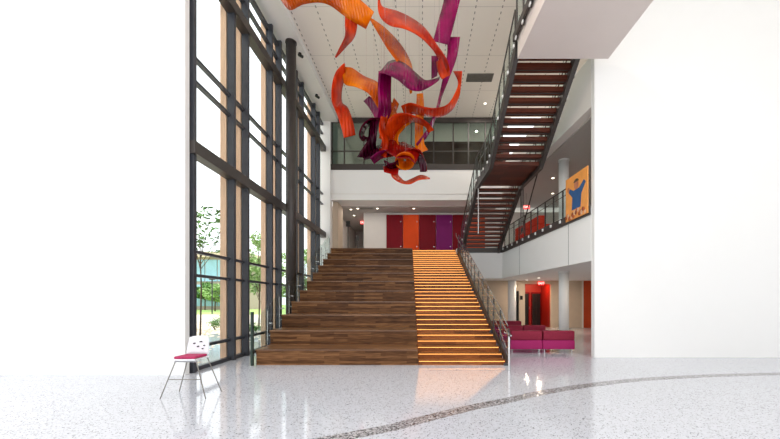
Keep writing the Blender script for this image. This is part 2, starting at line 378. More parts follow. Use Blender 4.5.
# ------------------------------------------------------------------ stepped seating and stairs
st = thing('stepped_seating', 'wide tiered walnut-brown wooden seating steps left of the lit staircase', 'seating steps', ((XSL(Y0)+XSM(Y0))/2, Y0, 0))
for k in range(11):
    y = Y0+k; bm = B()
    yb = min(y+1.6, 19.6); prism(bm, [(XSL(y), y), (XSM(y)-.01, y), (XSM(yb)-.01, yb), (XSL(yb), yb)], .42*k if k else 0, .42*(k+1)-.035)
    t = link('tier', bm, 'wood', st)
    bm = B(); yb = min(y+1.03, 19.6); prism(bm, [(XSL(y)-.01, y-.035), (XSM(y)-.01, y-.035), (XSM(yb)-.01, yb), (XSL(yb)-.01, yb)], .42*(k+1)-.035, .42*(k+1))
    link('tread', bm, 'woodtread', t)
sc_ = thing('staircase', 'wooden staircase with glowing orange light strips under every step, right of the seating', 'staircase', ((XSM(Y0)+XSR(Y0))/2, Y0, 0))
RS, TD = .14, 1/3
for k in range(33):
    y = Y0+k*TD; yb = min(y+TD*2, 20.2); bm = B()
    prism(bm, [(XSM(y), y), (XSR(y), y), (XSR(yb), yb), (XSM(yb), yb)], RS*k if k else 0, RS*(k+1)-.03)
    s = link('step', bm, 'stair', sc_)
    yb = min(y+TD+.01, 20.2); bm = B(); prism(bm, [(XSM(y), y-.035), (XSR(y), y-.035), (XSR(yb), yb), (XSM(yb), yb)], RS*(k+1)-.03, RS*(k+1)); link('nosing', bm, 'stair', s)
    bm = B(); prism(bm, [(XSM(y)+.02, y-.022), (XSR(y)-.02, y-.022), (XSR(y)-.02, y-.001), (XSM(y)+.02, y-.001)], RS*(k+1)-.042, RS*(k+1)-.031); link('light_strip', bm, 'led', s)

# left glass guard of the seating
lg = thing('glass_railing', 'clear glass guard with dark end post climbing the left edge of the seating steps', 'railing', (XSL(Y0)-.06, Y0, 0))
bm = B(); box(bm, XSL(Y0)-.1, XSL(Y0)-.04, Y0-.12, Y0-.04, 0, 1.42); link('end_post', bm, mat('dark green steel', (44, 60, 52), .4, .3, noise=.06), lg)
for k in range(10):
    y0, y1 = Y0+k+.04, Y0+k+.96; x0, x1 = XSL(y0)-.08, XSL(y1)-.08
    bm = B(); plate(bm, [(x0, y0, .42*k+.1), (x1, y1, .42*k+.45), (x1, y1, .42*(k+1)+1.15), (x0, y0, .42*k+1.1)], .014); link('glass_panel', bm, 'rail', lg)
    bm = B(); box(bm, XSL(y1)-.09, XSL(y1)-.07, y1+.02, y1+.04, .42*k+.42, .42*(k+1)+1.0); link('post', bm, 'chrome', lg)
    for zz in (.25, .62):
        bm = B(); box(bm, x0-.02, x0+.08, y0+.12, y0+.15, .42*k+zz-.02, .42*k+zz+.02); link('clamp', bm, 'chrome', lg)

# right railing of the stair
rg = thing('stair_railing', 'steel and glass railing with handrail climbing the right side of the lit staircase', 'railing', (XSR(Y0)+.12, Y0, 0))
def zs(y): return max(0, min(L2, .42*(y-Y0)+.14)) if y > Y0 else 0
def xr(y): return XSR(y)+.07
n = 12
ys = [Y0-.05+i*(YL-Y0)/n for i in range(n+1)]
for i, y in enumerate(ys):
    z = zs(y); bm = B(); box(bm, xr(y)-.02, xr(y)+.02, y-.03, y+.03, max(0, z-.3), z+.98); p = link('post', bm, 'steel2', rg)
    bm = B(); box(bm, xr(y)-.12, xr(y)-.02, y-.05, y+.05, max(0, z-.12), z-.02 if z > .1 else .06); link('mounting', bm, 'steel', p)
    bm = B(); tube(bm, [(xr(y)-.02, y, z+.86), (xr(y)-.1, y, z+.86), (xr(y)-.1, y, z+.9)], .012, 6); link('rail_bracket', bm, 'chrome', p)
for a, b in zip(ys, ys[1:]):
    a += .05; b -= .05
    bm = B(); plate(bm, [(xr(a), a, zs(a)-.05+.1), (xr(b), b, zs(b)-.05+.1), (xr(b), b, zs(b)+1.02), (xr(a), a, zs(a)+1.02)], .014); link('glass_panel', bm, 'rail', rg)
bm = B(); tube(bm, [(xr(8.6)-.1, 8.55, .85), (xr(8.9)-.1, 8.9, .9)]+[(xr(y)-.1, y, zs(y)+.92) for y in ys[1:]]+[(xr(YL)-.1, 19.6, L2+.92)], .022, 10); link('handrail', bm, 'chrome', rg)
bm = B(); tube(bm, [(xr(y)-.06, y, zs(y)+.5) for y in ys], .012, 6); link('lower_rail', bm, 'chrome', rg)
bm = B(); tube(bm, [(xr(y), y, zs(y)+1.04) for y in [Y0]+ys[1:]], .014, 6); link('top_channel', bm, 'chrome', rg)
hull = B(); plate(hull, [(xr(ys[0])-.03, ys[0], .0), (xr(YL)-.03, YL, L2-.32), (xr(YL)-.03, YL, L2-.02), (xr(ys[0])-.03, ys[0], .22)], .03); link('stringer', hull, 'steel2', rg)
bm = B(); box(bm, 2.1, 2.14, 8.4, 8.44, 0, .82); link('newel_post', bm, 'chrome', rg)
bm = B(); tube(bm, [(2.12, 8.42, .83), (xr(8.9)-.1, 8.9, .9)], .022, 8); link('rail_return', bm, 'chrome', rg)

# ------------------------------------------------------------------ open stair overhead
os_ = thing('open_riser_stair', 'suspended open-riser stair of dark red wood treads and black stringers, seen from below', 'staircase', (3.3, 19.2, L2))
def XA(y): return 2.74-(y-10.3)*.056
def XB(y): return 4.55-(y-10.3)*.032
F1n, F2n = 14, 12
y1s, y1e = 19.15, 15.24; y2s, y2e = 13.0, 9.84
def tread(y, d, z, th):
    bm = B(); prism(bm, [(XA(y)+.06, y), (XB(y)-.06, y), (XB(y-d)-.06, y-d), (XA(y-d)+.06, y-d)], z-th, z); t = link('tread', bm, 'redwood', os_)
    bm = B(); box(bm, XA(y)+.06, XB(y)-.06, y-d*.55, y-d*.5, z-th-.03, z-th); link('tread_bracket', bm, 'steel2', t)
r1 = (6.93-L2)/F1n; d1_ = (y1s-y1e)/F1n
for i in range(F1n-1): tread(y1s-i*d1_, d1_*1.03, L2+r1*(i+1), .1)
r2 = (L3-6.93)/F2n; d2_ = (y2s-y2e)/F2n
for i in range(F2n-1): tread(y2s-i*d2_, d2_*1.06, 6.93+r2*(i+1), .13)
bm = B(); prism(bm, [(XA(15.3)+.05, 15.3), (XB(15.3)-.05, 15.3), (XB(12.95)-.05, 12.95), (XA(12.95)+.05, 12.95)], 6.79, 6.93); link('landing', bm, 'redwood', os_)
for X, sg in ((XA, -1), (XB, 1)):
    bm = B(); path = [(19.2, L2+.02), (15.3, 6.95), (12.95, 6.95), (9.95, 9.18)]; prev = None
    for (ya, za), (yb, zb) in zip(path, path[1:]):
        xa, xb = X(ya), X(yb); w_ = .07
        hull8(bm, [(xa-w_, ya, za-.3), (xa+w_, ya, za-.3), (xb+w_, yb, zb-.3), (xb-w_, yb, zb-.3), (xa-w_, ya, za+.08), (xa+w_, ya, za+.08), (xb+w_, yb, zb+.08), (xb-w_, yb, zb+.08)])
    link('stringer', bm, 'steel2', os_)
    # guard
    gp = []
    for i in range(8): gp.append((19.1-i*.55, L2+.1+i*.55*(6.93-L2)/(19.2-15.3)))
    for i in range(4): gp.append((15.0-i*.65, 7.0))
    for i in range(6): gp.append((12.7-i*.55, 7.1+i*.55*(L3-6.93)/(13-9.84)))
    for (y, z) in gp:
        bm = B(); box(bm, X(y)+sg*.07-.018, X(y)+sg*.07+.018, y-.025, y+.025, z-.22, z+.98); p = link('guard_post', bm, 'steel2', os_)
        bm = B(); box(bm, X(y)+sg*.1, X(y)+sg*.14, y-.04, y+.04, z-.1, z-.02); link('bolt_plate', bm, 'white', p)
    for (ya, za), (yb, zb) in zip(gp, gp[1:]):
        bm = B(); plate(bm, [(X(ya)+sg*.07, ya-.04, za+.05), (X(yb)+sg*.07, yb+.04, zb+.05), (X(yb)+sg*.07, yb+.04, zb+.92), (X(ya)+sg*.07, ya-.04, za+.92)], .012); link('guard_glass', bm, 'rail', os_)
    bm = B(); tube(bm, [(X(y)+sg*.07, y, z+1.0) for y, z in gp], .022, 8); link('handrail', bm, 'steel2', os_)
    bm = B(); tube(bm, [(X(y)-sg*.06, y, z+.85) for y, z in gp], .016, 6); link('inner_rail', bm, 'chrome', os_)
for (x, y, z0, z1) in ((XA(15.1)+.0, 15.1, 6.7, 4.65), (XB(15.2)+.06, 15.2, 6.75, 4.66), (XB(15.9)+.05, 15.4, 6.6, 4.66)):
    bm = B(); tube(bm, [(x, y, z1), (x, y, z0)], .028, 8); link('support_rod', bm, 'chrome' if x < 4 else 'steel2', os_)
bm = B(); tube(bm, [(XB(12.2)+.25, 12.2, 8.6), (XB(16.2)+.3, 16.2, 4.9)], .03, 8); link('tie_rod', bm, 'steel2', os_)
# landing slab at the top of that stair
bm = B(); prism(bm, [(2.72, 9.82), (5.3, 9.82), (5.3, 5.6), (2.93, 5.6)], 8.6, L3-.02); struct(link('floor_landing', bm, 'pink'))
lr = thing('landing_railing', 'black steel guard along the left edge of the white upper landing near the ceiling', 'railing', (2.7, 8, L3))
for i in range(8):
    y = 9.7-i*.55; x = 2.66+(9.9-y)*.049
    bm = B(); box(bm, x-.02, x+.02, y-.03, y+.03, L3-.2, L3+1.05); p = link('post', bm, 'steel2', lr)
    bm = B(); box(bm, x-.05, x-.02, y-.05, y+.05, L3-.16, L3-.04); link('bolt_plate', bm, 'white', p)
bm = B(); hull8(bm, [(2.6, 9.9, L3-.1), (2.68, 9.9, L3-.1), (2.9, 5.7, L3-.1), (2.82, 5.7, L3-.1), (2.6, 9.9, L3+.1), (2.68, 9.9, L3+.1), (2.9, 5.7, L3+.1), (2.82, 5.7, L3+.1)]); link('edge_beam', bm, 'steel2', lr)
bm = B(); tube(bm, [(2.66, 9.8, L3+1.05), (2.87, 5.7, L3+1.05)], .025, 8); link('handrail', bm, 'steel2', lr)
bm = B(); plate(bm, [(2.66, 9.75, L3+.12), (2.87, 5.75, L3+.12), (2.87, 5.75, L3+.98), (2.66, 9.75, L3+.98)], .012); link('glass_panel', bm, 'rail', lr)

# ------------------------------------------------------------------ balcony railing on the right
br = thing('balcony_railing', 'glass railing with dark posts and square bolt plates along the right-hand balcony', 'railing', (XR(15), 15, L2))
pys = [18.9-i*.72 for i in range(12)]
for y in pys:
    x = XR(y)+.03; bm = B(); box(bm, x-.02, x+.02, y-.03, y+.03, L2+.02, L2+1.02); p = link('post', bm, 'steel2', br)
    bm = B(); box(bm, XR(y)-.095, XR(y)-.06, y-.05, y+.05, L2-.13, L2-.03); link('bolt_plate', bm, 'white', p)
for a, b in zip(pys, pys[1:]):
    bm = B(); plate(bm, [(XR(a)+.03, a-.05, L2+.08), (XR(b)+.03, b+.05, L2+.08), (XR(b)+.03, b+.05, L2+1.0), (XR(a)+.03, a-.05, L2+1.0)], .014); link('glass_panel', bm, 'rail', br)
bm = B(); tube(bm, [(XR(18.9)+.03, 18.9, L2+1.04), (XR(10.8)+.03, 10.8, L2+1.04)], .024, 8); link('handrail', bm, 'steel2', br)
bm = B(); tube(bm, [(XR(18.9)+.12, 18.9, L2+.88), (XR(10.8)+.12, 10.8, L2+.88)], .015, 6); link('inner_rail', bm, 'chrome', br)

# mural board in front of the railing
mb = thing('mural_panel', 'orange printed picture panel of a cheering crowd on the right-hand balcony railing', 'mural', (XR(11.3), 11.3, 4.4))
def mp(u, v, off): # u metres toward the camera from the far end, v height
    y = 11.95-u; return Vector((XR(y)-.1-off, y, 4.42+v))
bm = B(); hull8(bm, [mp(0, 0, 0), mp(0, 0, -.03), mp(1.34, 0, -.03), mp(1.34, 0, 0), mp(0, 1.45, 0), mp(0, 1.45, -.03), mp(1.34, 1.45, -.03), mp(1.34, 1.45, 0)]); link('board', bm, 'mural', mb)
def poly(pts, off, m, name):
    bm = B(); a = [bm.verts.new(mp(u, v, off)) for u, v in pts]; c = [bm.verts.new(mp(u, v, off-.006)) for u, v in pts]
    bm.faces.new(a); bm.faces.new(c[::-1])
    for i in range(len(pts)): bm.faces.new((a[i], a[(i+1) % len(pts)], c[(i+1) % len(pts)], c[i]))
    bmesh.ops.recalc_face_normals(bm, faces=bm.faces[:]); return link(name, bm, m, mb)
poly([(.42, .3), (.95, .3), (1.0, .72), (1.25, 1.0), (1.15, 1.1), (.88, .93), (.52, .93), (.3, 1.05), (.22, .95), (.46, .72)], .01, 'blue', 'printed_shirt')
poly([(.7+.13*math.cos(a), 1.08+.16*math.sin(a)) for a in [k*math.pi/6 for k in range(12)]], .012, 'skin', 'printed_head')
poly([(.7+.15*math.cos(a), 1.17+.1*math.sin(a)) for a in [k*math.pi/8 for k in range(9)]], .014, 'bark', 'printed_hair')
poly([(.2+.07*math.cos(a), 1.05+.08*math.sin(a)) for a in [k*math.pi/5 for k in range(10)]], .012, 'skin', 'printed_hand')
cm = [mat('crowd print tone', c, .5, noise=.2, nscale=20) for c in ((150, 66, 30), (196, 96, 50), (232, 190, 150))]
for i in range(18):
    u, v = .05+i*.07, .06+random.random()*.2; r = .05+random.random()*.025
    poly([(u+r*math.cos(a), v+r*1.2*math.sin(a)) for a in [k*math.pi/4 for k in range(8)]], .014+i*.0004, cm[i % 3], 'printed_crowd_head')

# ------------------------------------------------------------------ coloured wall panels on the second level
pan = [(-2.26, -1.22, 'maroon', 'maroon wall panel, leftmost of the row behind the stair head'),
       (-1.2, -.2, 'orange', 'bright orange wall panel between two maroon ones behind the stair head'),
       (-.18, .88, 'maroon', 'maroon wall panel between the orange and the purple panels'),
       (.9, 1.93, 'purple', 'purple wall panel above the head of the lit staircase'),
       (1.95, 2.85, 'maroon', 'maroon wall panel right of the purple one, partly behind the open stair'),
       (2.87, 4.0, 'rust', 'red-orange wall panel seen between the treads of the open stair')]
for a, b, m, l in pan:
    t = thing('wall_panel', l, 'wall panel', ((a+b)/2, 21.95, L2), 'coloured wall panels on the upper level')
    bm = B(); rbox(bm, a, b, 21.9, 21.98, L2+.01, 7.15, .012, 1); link('panel_face', bm, m, t)
    bm = B()
    for zz in (L2+.5, 6.7): tube(bm, [(b-.12, 21.9, zz), (b-.12, 21.88, zz)], .03, 10)
    link('fixing', bm, 'chrome', t)
# lift doors
for x0, l in ((6.6, 'dark lift doors in the red lobby recess, on the left'), (7.4, 'dark lift doors in the red lobby recess, on the right')):
    t = thing('lift_door', l, 'lift door', (x0+.3, 23.35, 0), 'lift doors in the red lobby')
    for q in (0, 1):
        bm = B(); box(bm, x0+q*.29+.03, x0+q*.29+.31, 23.33, 23.37, 0, 2.15); link('door_leaf', bm, 'black', t)
    bm = B(); box(bm, x0, x0+.03, 23.3, 23.4, 0, 2.2); box(bm, x0+.62, x0+.65, 23.3, 23.4, 0, 2.2); box(bm, x0, x0+.65, 23.3, 23.4, 2.2, 2.24); link('door_frame', bm, 'maroon', t)
bm = B(); rbox(bm, 7.22, 7.3, 23.36, 23.4, 1.1, 1.3, .01, 1); tag(link('call_button_plate', bm, 'chrome'), 'small steel call button plate between the two lift doors', 'button plate')
bm = B(); rbox(bm, 6.14, 6.3, YB-.03, YB, 1.75, 2.0, .01, 1); tag(link('wall_notice', bm, 'black'), 'small dark plaque on the narrow pier left of the lift lobby', 'plaque')
bm = B(); rbox(bm, 8.7, 8.82, YB-.05, YB, .95, 1.35, .01, 1); tag(link('wall_box', bm, 'charcoal'), 'small grey wall box right of the lift lobby', 'wall box')

# exit signs
def exit_sign(loc, s, label, top):
    t = thing('exit_sign', label, 'exit sign', loc)
    x, y, z = loc
    bm = B(); rbox(bm, x-.18*s, x+.18*s, y-.03, y+.03, z, z+.2*s, .01, 1); h = link('housing', bm, 'sign', t)
    c = bpy.data.curves.new('exit_letters', 'FONT'); c.body = 'EXIT'; c.size = .17*s; c.align_x = 'CENTER'; c.extrude = .004
    tmp = bpy.data.objects.new('tmp', c); COL.objects.link(tmp)
    me = bpy.data.meshes.new_from_object(tmp.evaluated_get(bpy.context.evaluated_depsgraph_get())); bpy.data.objects.remove(tmp); bpy.data.curves.remove(c)
    me.materials.clear(); me.materials.append(M['signtext'])
    o = bpy.data.objects.new('letters', me); COL.objects.link(o)
    o.matrix_basis = Matrix.Translation((x, y-.034, z+.045*s)) @ Matrix.Rotation(math.pi/2, 4, 'X')
    o.parent = t; o.matrix_parent_inverse = t.matrix_basis.inverted()
    bm = B(); tube(bm, [(x, y, z+.2*s), (x, y, top)], .012, 8); link('mount', bm, 'chrome', t)
exit_sign((7.35, 21.3, 2.66), 1.0, 'red lit EXIT sign under the balcony ceiling in front of the lift lobby', L2B)
exit_sign((-4.1, 24, 7.05-.03), 1.0, 'red lit EXIT sign hanging in the upper corridor beside the pale wall', L3B-.04)
exit_sign((5.75, 19.0, 6.75), 1.0, 'red lit EXIT sign hanging above the red chairs on the balcony', 7.62)

# lamps
def downlight(x, y, z, label, power=0, color=(1, .93, .84), group='recessed ceiling lights'):
    t = thing('ceiling_light', label, 'ceiling light', (x, y, z), group)
    bm = B(); tube(bm, [(x, y, z-.02), (x, y, z)], .09, 16); link('trim_ring', bm, 'white', t)
    bm = B(); tube(bm, [(x, y, z-.028), (x, y, z-.02)], .065, 16); link('lens', bm, 'lamp', t)
    if power:
        ld = bpy.data.lights.new('lamp_glow', 'AREA'); ld.shape = 'DISK'; ld.size = .14; ld.energy = power; ld.color = color
        lo = bpy.data.objects.new('lamp_glow', ld); COL.objects.link(lo); lo.parent = t; lo.location = (0, 0, -.04)
for x, y, l in ((-4.35, 20.2+.9, 'recessed ceiling light in the upper corridor, nearest the pier'), (-4.45, 22.6, 'recessed ceiling light over the upper corridor, second from the hall'),
                (-4.0, 24.4, 'recessed ceiling light deep in the upper corridor'), (-3.9, 20.9, 'recessed ceiling light at the corridor mouth by the pale wall'),
                (-2.7, 20.9, 'recessed ceiling light left of the maroon panels'), (-.5, 20.9, 'recessed ceiling light above the orange panel'), (3.0, 20.9, 'recessed ceiling light right of the purple panel by the open stair')):
    downlight(x, y, L3B-.04, l, 6)
for x, y, l in ((6.3, 18.6, 'recessed light under the balcony above the dark doorway'), (6.2, 20.4, 'recessed light under the balcony left of the EXIT sign'), (8.0, 19.8, 'recessed light under the balcony right of the lift lobby'),
                (6.9, 13.0, 'added recessed light under the balcony, out of view, brightening the nearest white column'), (9.8, 17.5, 'recessed light under the balcony in front of the orange wall')):  # the light by the nearest column is added out of view to brighten it
    downlight(x, y, L2B, l, 26, (1, .84, .66))
for x, y, l in ((6.3, 16.6, 'recessed light in the balcony ceiling left of the white column'), (7.2, 19.0, 'recessed light in the balcony ceiling behind the red chairs'), (7.5, 13, 'recessed light in the balcony ceiling above the mural')):
    downlight(x, y, 7.62, l, 20, (1, .9, .8))
downlight(3.28, 17.9, CE, 'recessed light in the high ceiling right of the grille', 120)
downlight(1.0, 6.0, CE, 'added recessed light in the high ceiling, unseen above the hall floor', 200)  # lamp added overhead, out of view, to brighten the hall
for x, l in ((-2.5, 'added ceiling light behind the gallery glass on the left'), (1.2, 'added ceiling light behind the gallery glass in the middle'), (4.3, 'added ceiling light behind the gallery glass near the open stair')):  # lamps added to lighten the third level seen through the glass
    downlight(x, 22.3, CE-.1, l, 40)
# lobby glow
ld = bpy.data.lights.new('cove_glow', 'AREA'); ld.size = 1.3; ld.size_y = .15; ld.shape = 'RECTANGLE'; ld.energy = 35; ld.color = (1, .5, .3)
lo = bpy.data.objects.new('cove_glow', ld); COL.objects.link(lo); lo.location = (7.27, 22.0, 2.78); lo.rotation_euler = (math.radians(30), 0, 0)

# spot heads on the ceiling edge
for x, y, l in ((-4.92, 13.9, 'small black spotlight on the white ceiling edge right of the black column'), (-5.1, 16.7, 'small black spotlight on the white ceiling edge farther from the black column')):
    t = thing('spotlight', l, 'spotlight', (x, y, 11.68), 'spotlights on the ceiling edge')
    bm = B(); tube(bm, [(x, y, 11.68), (x, y, 11.62)], .06, 12); link('mount', bm, 'black', t)
    bm = B(); tube(bm, [(x-.04, y, 11.62), (x+.12, y-.05, 11.5)], .06, 12); link('lamp_head', bm, 'black', t)
# ceiling grilles
def grille(x0, x1, y0, y1, z, label):
    t = thing('ceiling_grille', label, 'vent', ((x0+x1)/2, (y0+y1)/2, z))
    bm = B(); box(bm, x0, x1, y0, y1, z-.012, z); link('frame', bm, 'vent', t)
    bm = B(); k = x0+.04
    while k < x1-.05: box(bm, k, k+.02, y0+.04, y1-.04, z-.03, z-.012); k += .06
    link('slats', bm, 'vent', t)
grille(2.05, 3.25, 15.55, 16.15, CE, 'grey rectangular air grille in the high perforated ceiling')
grille(-3.75, -2.95, 20.75, 21.1, L3B-.04, 'small grey air grille in the upper corridor ceiling')
grille(3.0, 3.8, 21.0, 21.3, L3B-.04, 'small grey air grille in front of the coloured panels')

# ------------------------------------------------------------------ sofas
def sofa(x0, x1, y, label, m1='magenta', m2='berry', mods=2, z=0, rot=0, cat='sofa', group='magenta lounge sofas', h=.73):
    w_ = x1-x0; cx = (x0+x1)/2
    t = thing('lounge_sofa', label, cat, (cx, y, z), group)
    t.matrix_basis = Matrix.Identity(4)
    for i in range(mods):
        a = -w_/2+i*w_/mods+.006; b = -w_/2+(i+1)*w_/mods-.006
        bm = B(); rbox(bm, a, b, 0, .78, .13, .43, .035); link('seat', bm, m1, t, True)
        bm = B(); rbox(bm, a+.02, b-.01, -.01, .27, .432, h, .035); link('backrest', bm, m2, t, True)
        for xx in (a+.08, b-.08):
            for yy in (.08, .7):
                bm = B(); tube(bm, [(xx, yy, 0), (xx, yy, .135)], .018, 8); link('leg', bm, 'chrome', t)
    t.matrix_basis = Matrix.Translation((cx, y, z)) @ Matrix.Rotation(rot, 4, 'Z')
    for c in t.children: c.matrix_parent_inverse = Matrix.Identity(4)
    return t
sofa(2.86, 4.98, 11.2, 'magenta two-module sofa with chrome legs, frontmost, right of the staircase foot')
sofa(3.1, 4.9, 13.6, 'magenta sofa in the middle row, directly behind the frontmost sofa')
sofa(2.9, 4.75, 16.4, 'magenta sofa farthest back, its top showing beside the stair railing')
for i, (y, l) in enumerate(((17.5, 'red armchair on the balcony, farthest along the row'), (16.45, 'red armchair on the balcony, middle of the row'), (15.4, 'red armchair on the balcony, nearest the white column'))):
    sofa(-.45, .45, 0, l, 'redcloth', 'redcloth', 1, L2, 0, 'armchair', 'red armchairs behind the balcony railing', .8)
    t = [o for o in COL.objects if o.get('label') == l][0]; t.name = 'red_armchair'
    t.matrix_basis = Matrix.Translation((XR(y)+.25, y, L2)) @ Matrix.Rotation(math.radians(-90+4.7), 4, 'Z')

# ------------------------------------------------------------------ white chair at the left
ch = thing('perforated_chair', 'white plastic chair with a pink seat pad and thin metal legs near the window wall', 'chair', (-4.2, 6.3, 0))
cx, cy = -4.2, 6.3
bm = B(); N = 8; rows = []
for j in range(7):
    t = j/6; row = []
    for i in range(N+1):
        u = -1+2*i/N; row.append(bm.verts.new((cx+u*.2*(1-.12*t*t), cy+.2-.06*u*u+.05*t, .72+.34*t-.03*(u**4)*t)))
    rows.append(row)
for a, b in zip(rows, rows[1:]):
    for i in range(N): bm.faces.new((a[i], a[i+1], b[i+1], b[i]))
o = link('backrest', bm, 'white_plastic', ch, True); sm = o.modifiers.new('s', 'SOLIDIFY'); sm.thickness = .02
bm = B()
for (u, z) in ((-.09, .92), (.03, .95), (.1, .88), (-.02, .86), (.07, .82)):
    bm = B(); tube(bm, [(cx+u, cy+.26, z), (cx+u, cy+.18, z)], .012, 8); link('back_hole', bm, 'black', ch)
bm = B(); rbox(bm, cx-.2, cx+.2, cy-.22, cy+.2, .66, .69, .012, 2); link('seat', bm, 'white_plastic', ch)
bm = B(); rbox(bm, cx-.19, cx+.19, cy-.21, cy+.15, .69, .735, .018, 2); link('seat_pad', bm, 'pad', ch)
for sx in (-1, 1):
    for sy in (-1, 1):
        bm = B(); tube(bm, [(cx+sx*.18, cy+sy*.16, .66), (cx+sx*.4, cy+sy*.24, .0)], .009, 8); link('leg', bm, 'vent', ch)
bm = B(); tube(bm, [(cx-.29, cy-.2, .33), (cx+.29, cy-.2, .33)], .008, 6); link('cross_bar', bm, 'vent', ch)
bm = B(); tube(bm, [(cx-.2, cy-.17, .64), (cx+.2, cy-.17, .64)], .012, 6); link('cross_bar', bm, 'chrome', ch)

# display screen on stand on upper landing
ds = thing('display_screen', 'black display screen on a thin stand in the upper corridor beside the pier', 'screen', (-4.45, 20.4, L2))
bm = B(); rbox(bm, -4.68, -4.42, 21.2, 21.27, 6.25, 6.6, .01, 1); link('screen', bm, 'black', ds)
bm = B(); tube(bm, [(-4.55, 21.24, L2), (-4.55, 21.24, 6.3)], .03, 8); box(bm, -4.7, -4.4, 21.1, 21.38, L2, L2+.03); link('stand', bm, 'charcoal', ds)
bm = B(); rbox(bm, -4.3, -4.1, 22.4, 22.45, 5.6, 5.9, .01, 1); box(bm, -4.22, -4.18, 22.41, 22.44, L2, 5.6); tag(link('notice_board', bm, 'charcoal'), 'small dark notice board on a post farther down the upper corridor', 'notice board')

# ------------------------------------------------------------------ hanging ribbons
def W(px, py, y):    # point at distance y for a spot measured on the photograph
    return Vector(((px-422)/FPX*y, y, EYE-(py-300)/FPX*y))
def ribbon(label, m, pts, hang=None, name='hanging_ribbon'):
    """pts: (x1,y1,dist1, x2,y2,dist2) for the two long edges"""
    raw = [tuple(W(a, b, c))+tuple(W(d, e, f)) for a, b, c, d, e, f in pts]
    cc = catmull(raw, 8); K = 4
    cen = sum((Vector(p[:3])+Vector(p[3:]) for p in raw), Vector())/(2*len(raw))
    t = thing(name, label, 'ribbon sculpture', tuple(cen), 'curled acrylic ribbons of the hanging artwork')
    bm = B(); prev = None
    for p in cc:
        a, b = Vector(p[:3]), Vector(p[3:]); row = [bm.verts.new(a.lerp(b, k/K)) for k in range(K+1)]
        if prev:
            for k in range(K): bm.faces.new((prev[k], row[k], row[k+1], prev[k+1]))
        prev = row
    o = link('ribbon_sheet', bm, m, t, True)
    s = o.modifiers.new('s', 'SOLIDIFY'); s.thickness = .014; s.offset = 0
    hp = sorted(raw, key=lambda p: -p[2])[:2]
    for p in hp[:1]:
        q = (Vector(p[:3])+Vector(p[3:]))/2
        bm = B(); tube(bm, [q, (q.x, q.y, CE)], .0016, 4); link('cable', bm, 'chrome', t)
    return t
R = ribbon
R('broad orange ribbon sweeping across the top left of the hanging artwork', 'r_orange',
  [(276, -16, 8.8, 281, 0, 9.3), (286, -12, 8.7, 290, 10, 9.3), (300, -14, 8.6, 303, 4.5, 9.1), (318, -18, 8.4, 319, 2.5, 9.0), (340, -14, 8.3, 331, 6, 9.0), (359, -1, 8.4, 346, 17, 9.0), (374, 12, 8.5, 366, 29, 9.0)])
R('short red ribbon twisting to a pale glossy tip, upper left below the broad orange one', 'r_red',
  [(345, 12, 9.3, 357, 16, 9.2), (345, 24, 9.2, 357, 27, 9.5), (345, 36, 9.0, 354, 38, 9.6), (340, 47, 8.9, 347, 46, 9.4), (335, 57, 8.9, 336, 58, 8.95)])
R('long red-orange ribbon waving down from the top centre to the right', 'r_red',
  [(378, -6, 9.0, 380, -6, 9.0), (379, 14, 8.9, 382, 6, 9.1), (389, 25, 8.7, 397, 11, 9.3), (405, 29, 8.7, 410, 17, 9.4), (420, 37, 8.9, 424, 27, 9.3), (432, 49, 9.2, 436, 43, 9.2), (440, 62, 9.4, 446, 58, 9.0), (444, 74, 9.4, 450, 70, 9.2)])
R('long orange ribbon slanting from the upper middle to a point at the centre', 'r_orange',
  [(369, 18, 9.4, 371, 18, 9.4), (378, 33, 9.3, 384, 27, 9.6), (387, 48, 9.1, 398, 41, 9.7), (397, 62, 9.0, 408, 56, 9.7), (407, 79, 9.1, 413, 72, 9.5), (410, 94, 9.3, 412, 93, 9.3)])
R('broad magenta ribbon hanging down at the top right of the artwork', 'r_mag',
  [(446, -14, 9.9, 464, -14, 9.5), (443.5, 2, 9.8, 459.5, 2, 9.4), (438, 22, 9.6, 454, 24, 9.4), (433, 41, 9.4, 448.5, 45, 9.5)])
R('tall dark magenta ribbon tapering to a thin streak, right of centre', 'r_mag',
  [(447.5, 37, 9.7, 460, 37, 9.5), (447, 55, 9.7, 457, 56, 9.5), (444, 72, 9.6, 451, 74, 9.6), (440, 92, 9.5, 443, 94, 9.7), (435, 112, 9.4, 437, 114, 9.6), (426, 131, 9.3, 429, 134, 9.5), (416, 144, 9.2, 418, 147, 9.4)])
R('magenta ribbon waving sideways with a curled glossy left end, centre of the artwork', 'r_mag',
  [(379, 73, 8.6, 388, 62, 9.2), (386, 74, 8.3, 396, 60, 9.1), (398, 80, 8.3, 407, 65, 9.1), (409, 89, 8.5, 416, 73, 9.1), (420, 91, 8.8, 425, 80, 9.3), (431, 86, 9.1, 434, 79, 9.4), (439, 80, 9.3, 440, 77, 9.5)])
R('small upright magenta ribbon piece with white sheen right of centre', 'r_mag',
  [(431.5, 56, 9.6, 438, 56, 9.4), (431.5, 66, 9.5, 438, 66, 9.3), (431.5, 79, 9.5, 437, 76, 9.4)])
R('upright magenta ribbon dropping from the curled end into the tangle', 'r_mag',
  [(378.5, 71, 8.8, 391.5, 73, 8.9), (378, 86, 8.7, 391, 88, 9.0), (378.5, 101, 8.8, 391, 103, 9.1), (378, 112, 9.0, 391, 112, 9.2), (376, 122, 9.2, 386, 124, 9.2)])
R('red-orange ribbon curling down the far left edge of the artwork', 'r_red',
  [(344, 63, 9.2, 345, 64, 9.2), (336, 72, 9.0, 345, 76, 9.4), (332, 86, 8.8, 342, 90, 9.4), (332, 101, 8.8, 342, 102, 9.4), (337, 114, 9.0, 348, 108, 9.4), (341, 126, 9.2, 353, 122, 9.4), (344, 138, 9.3, 355.5, 135, 9.5)])
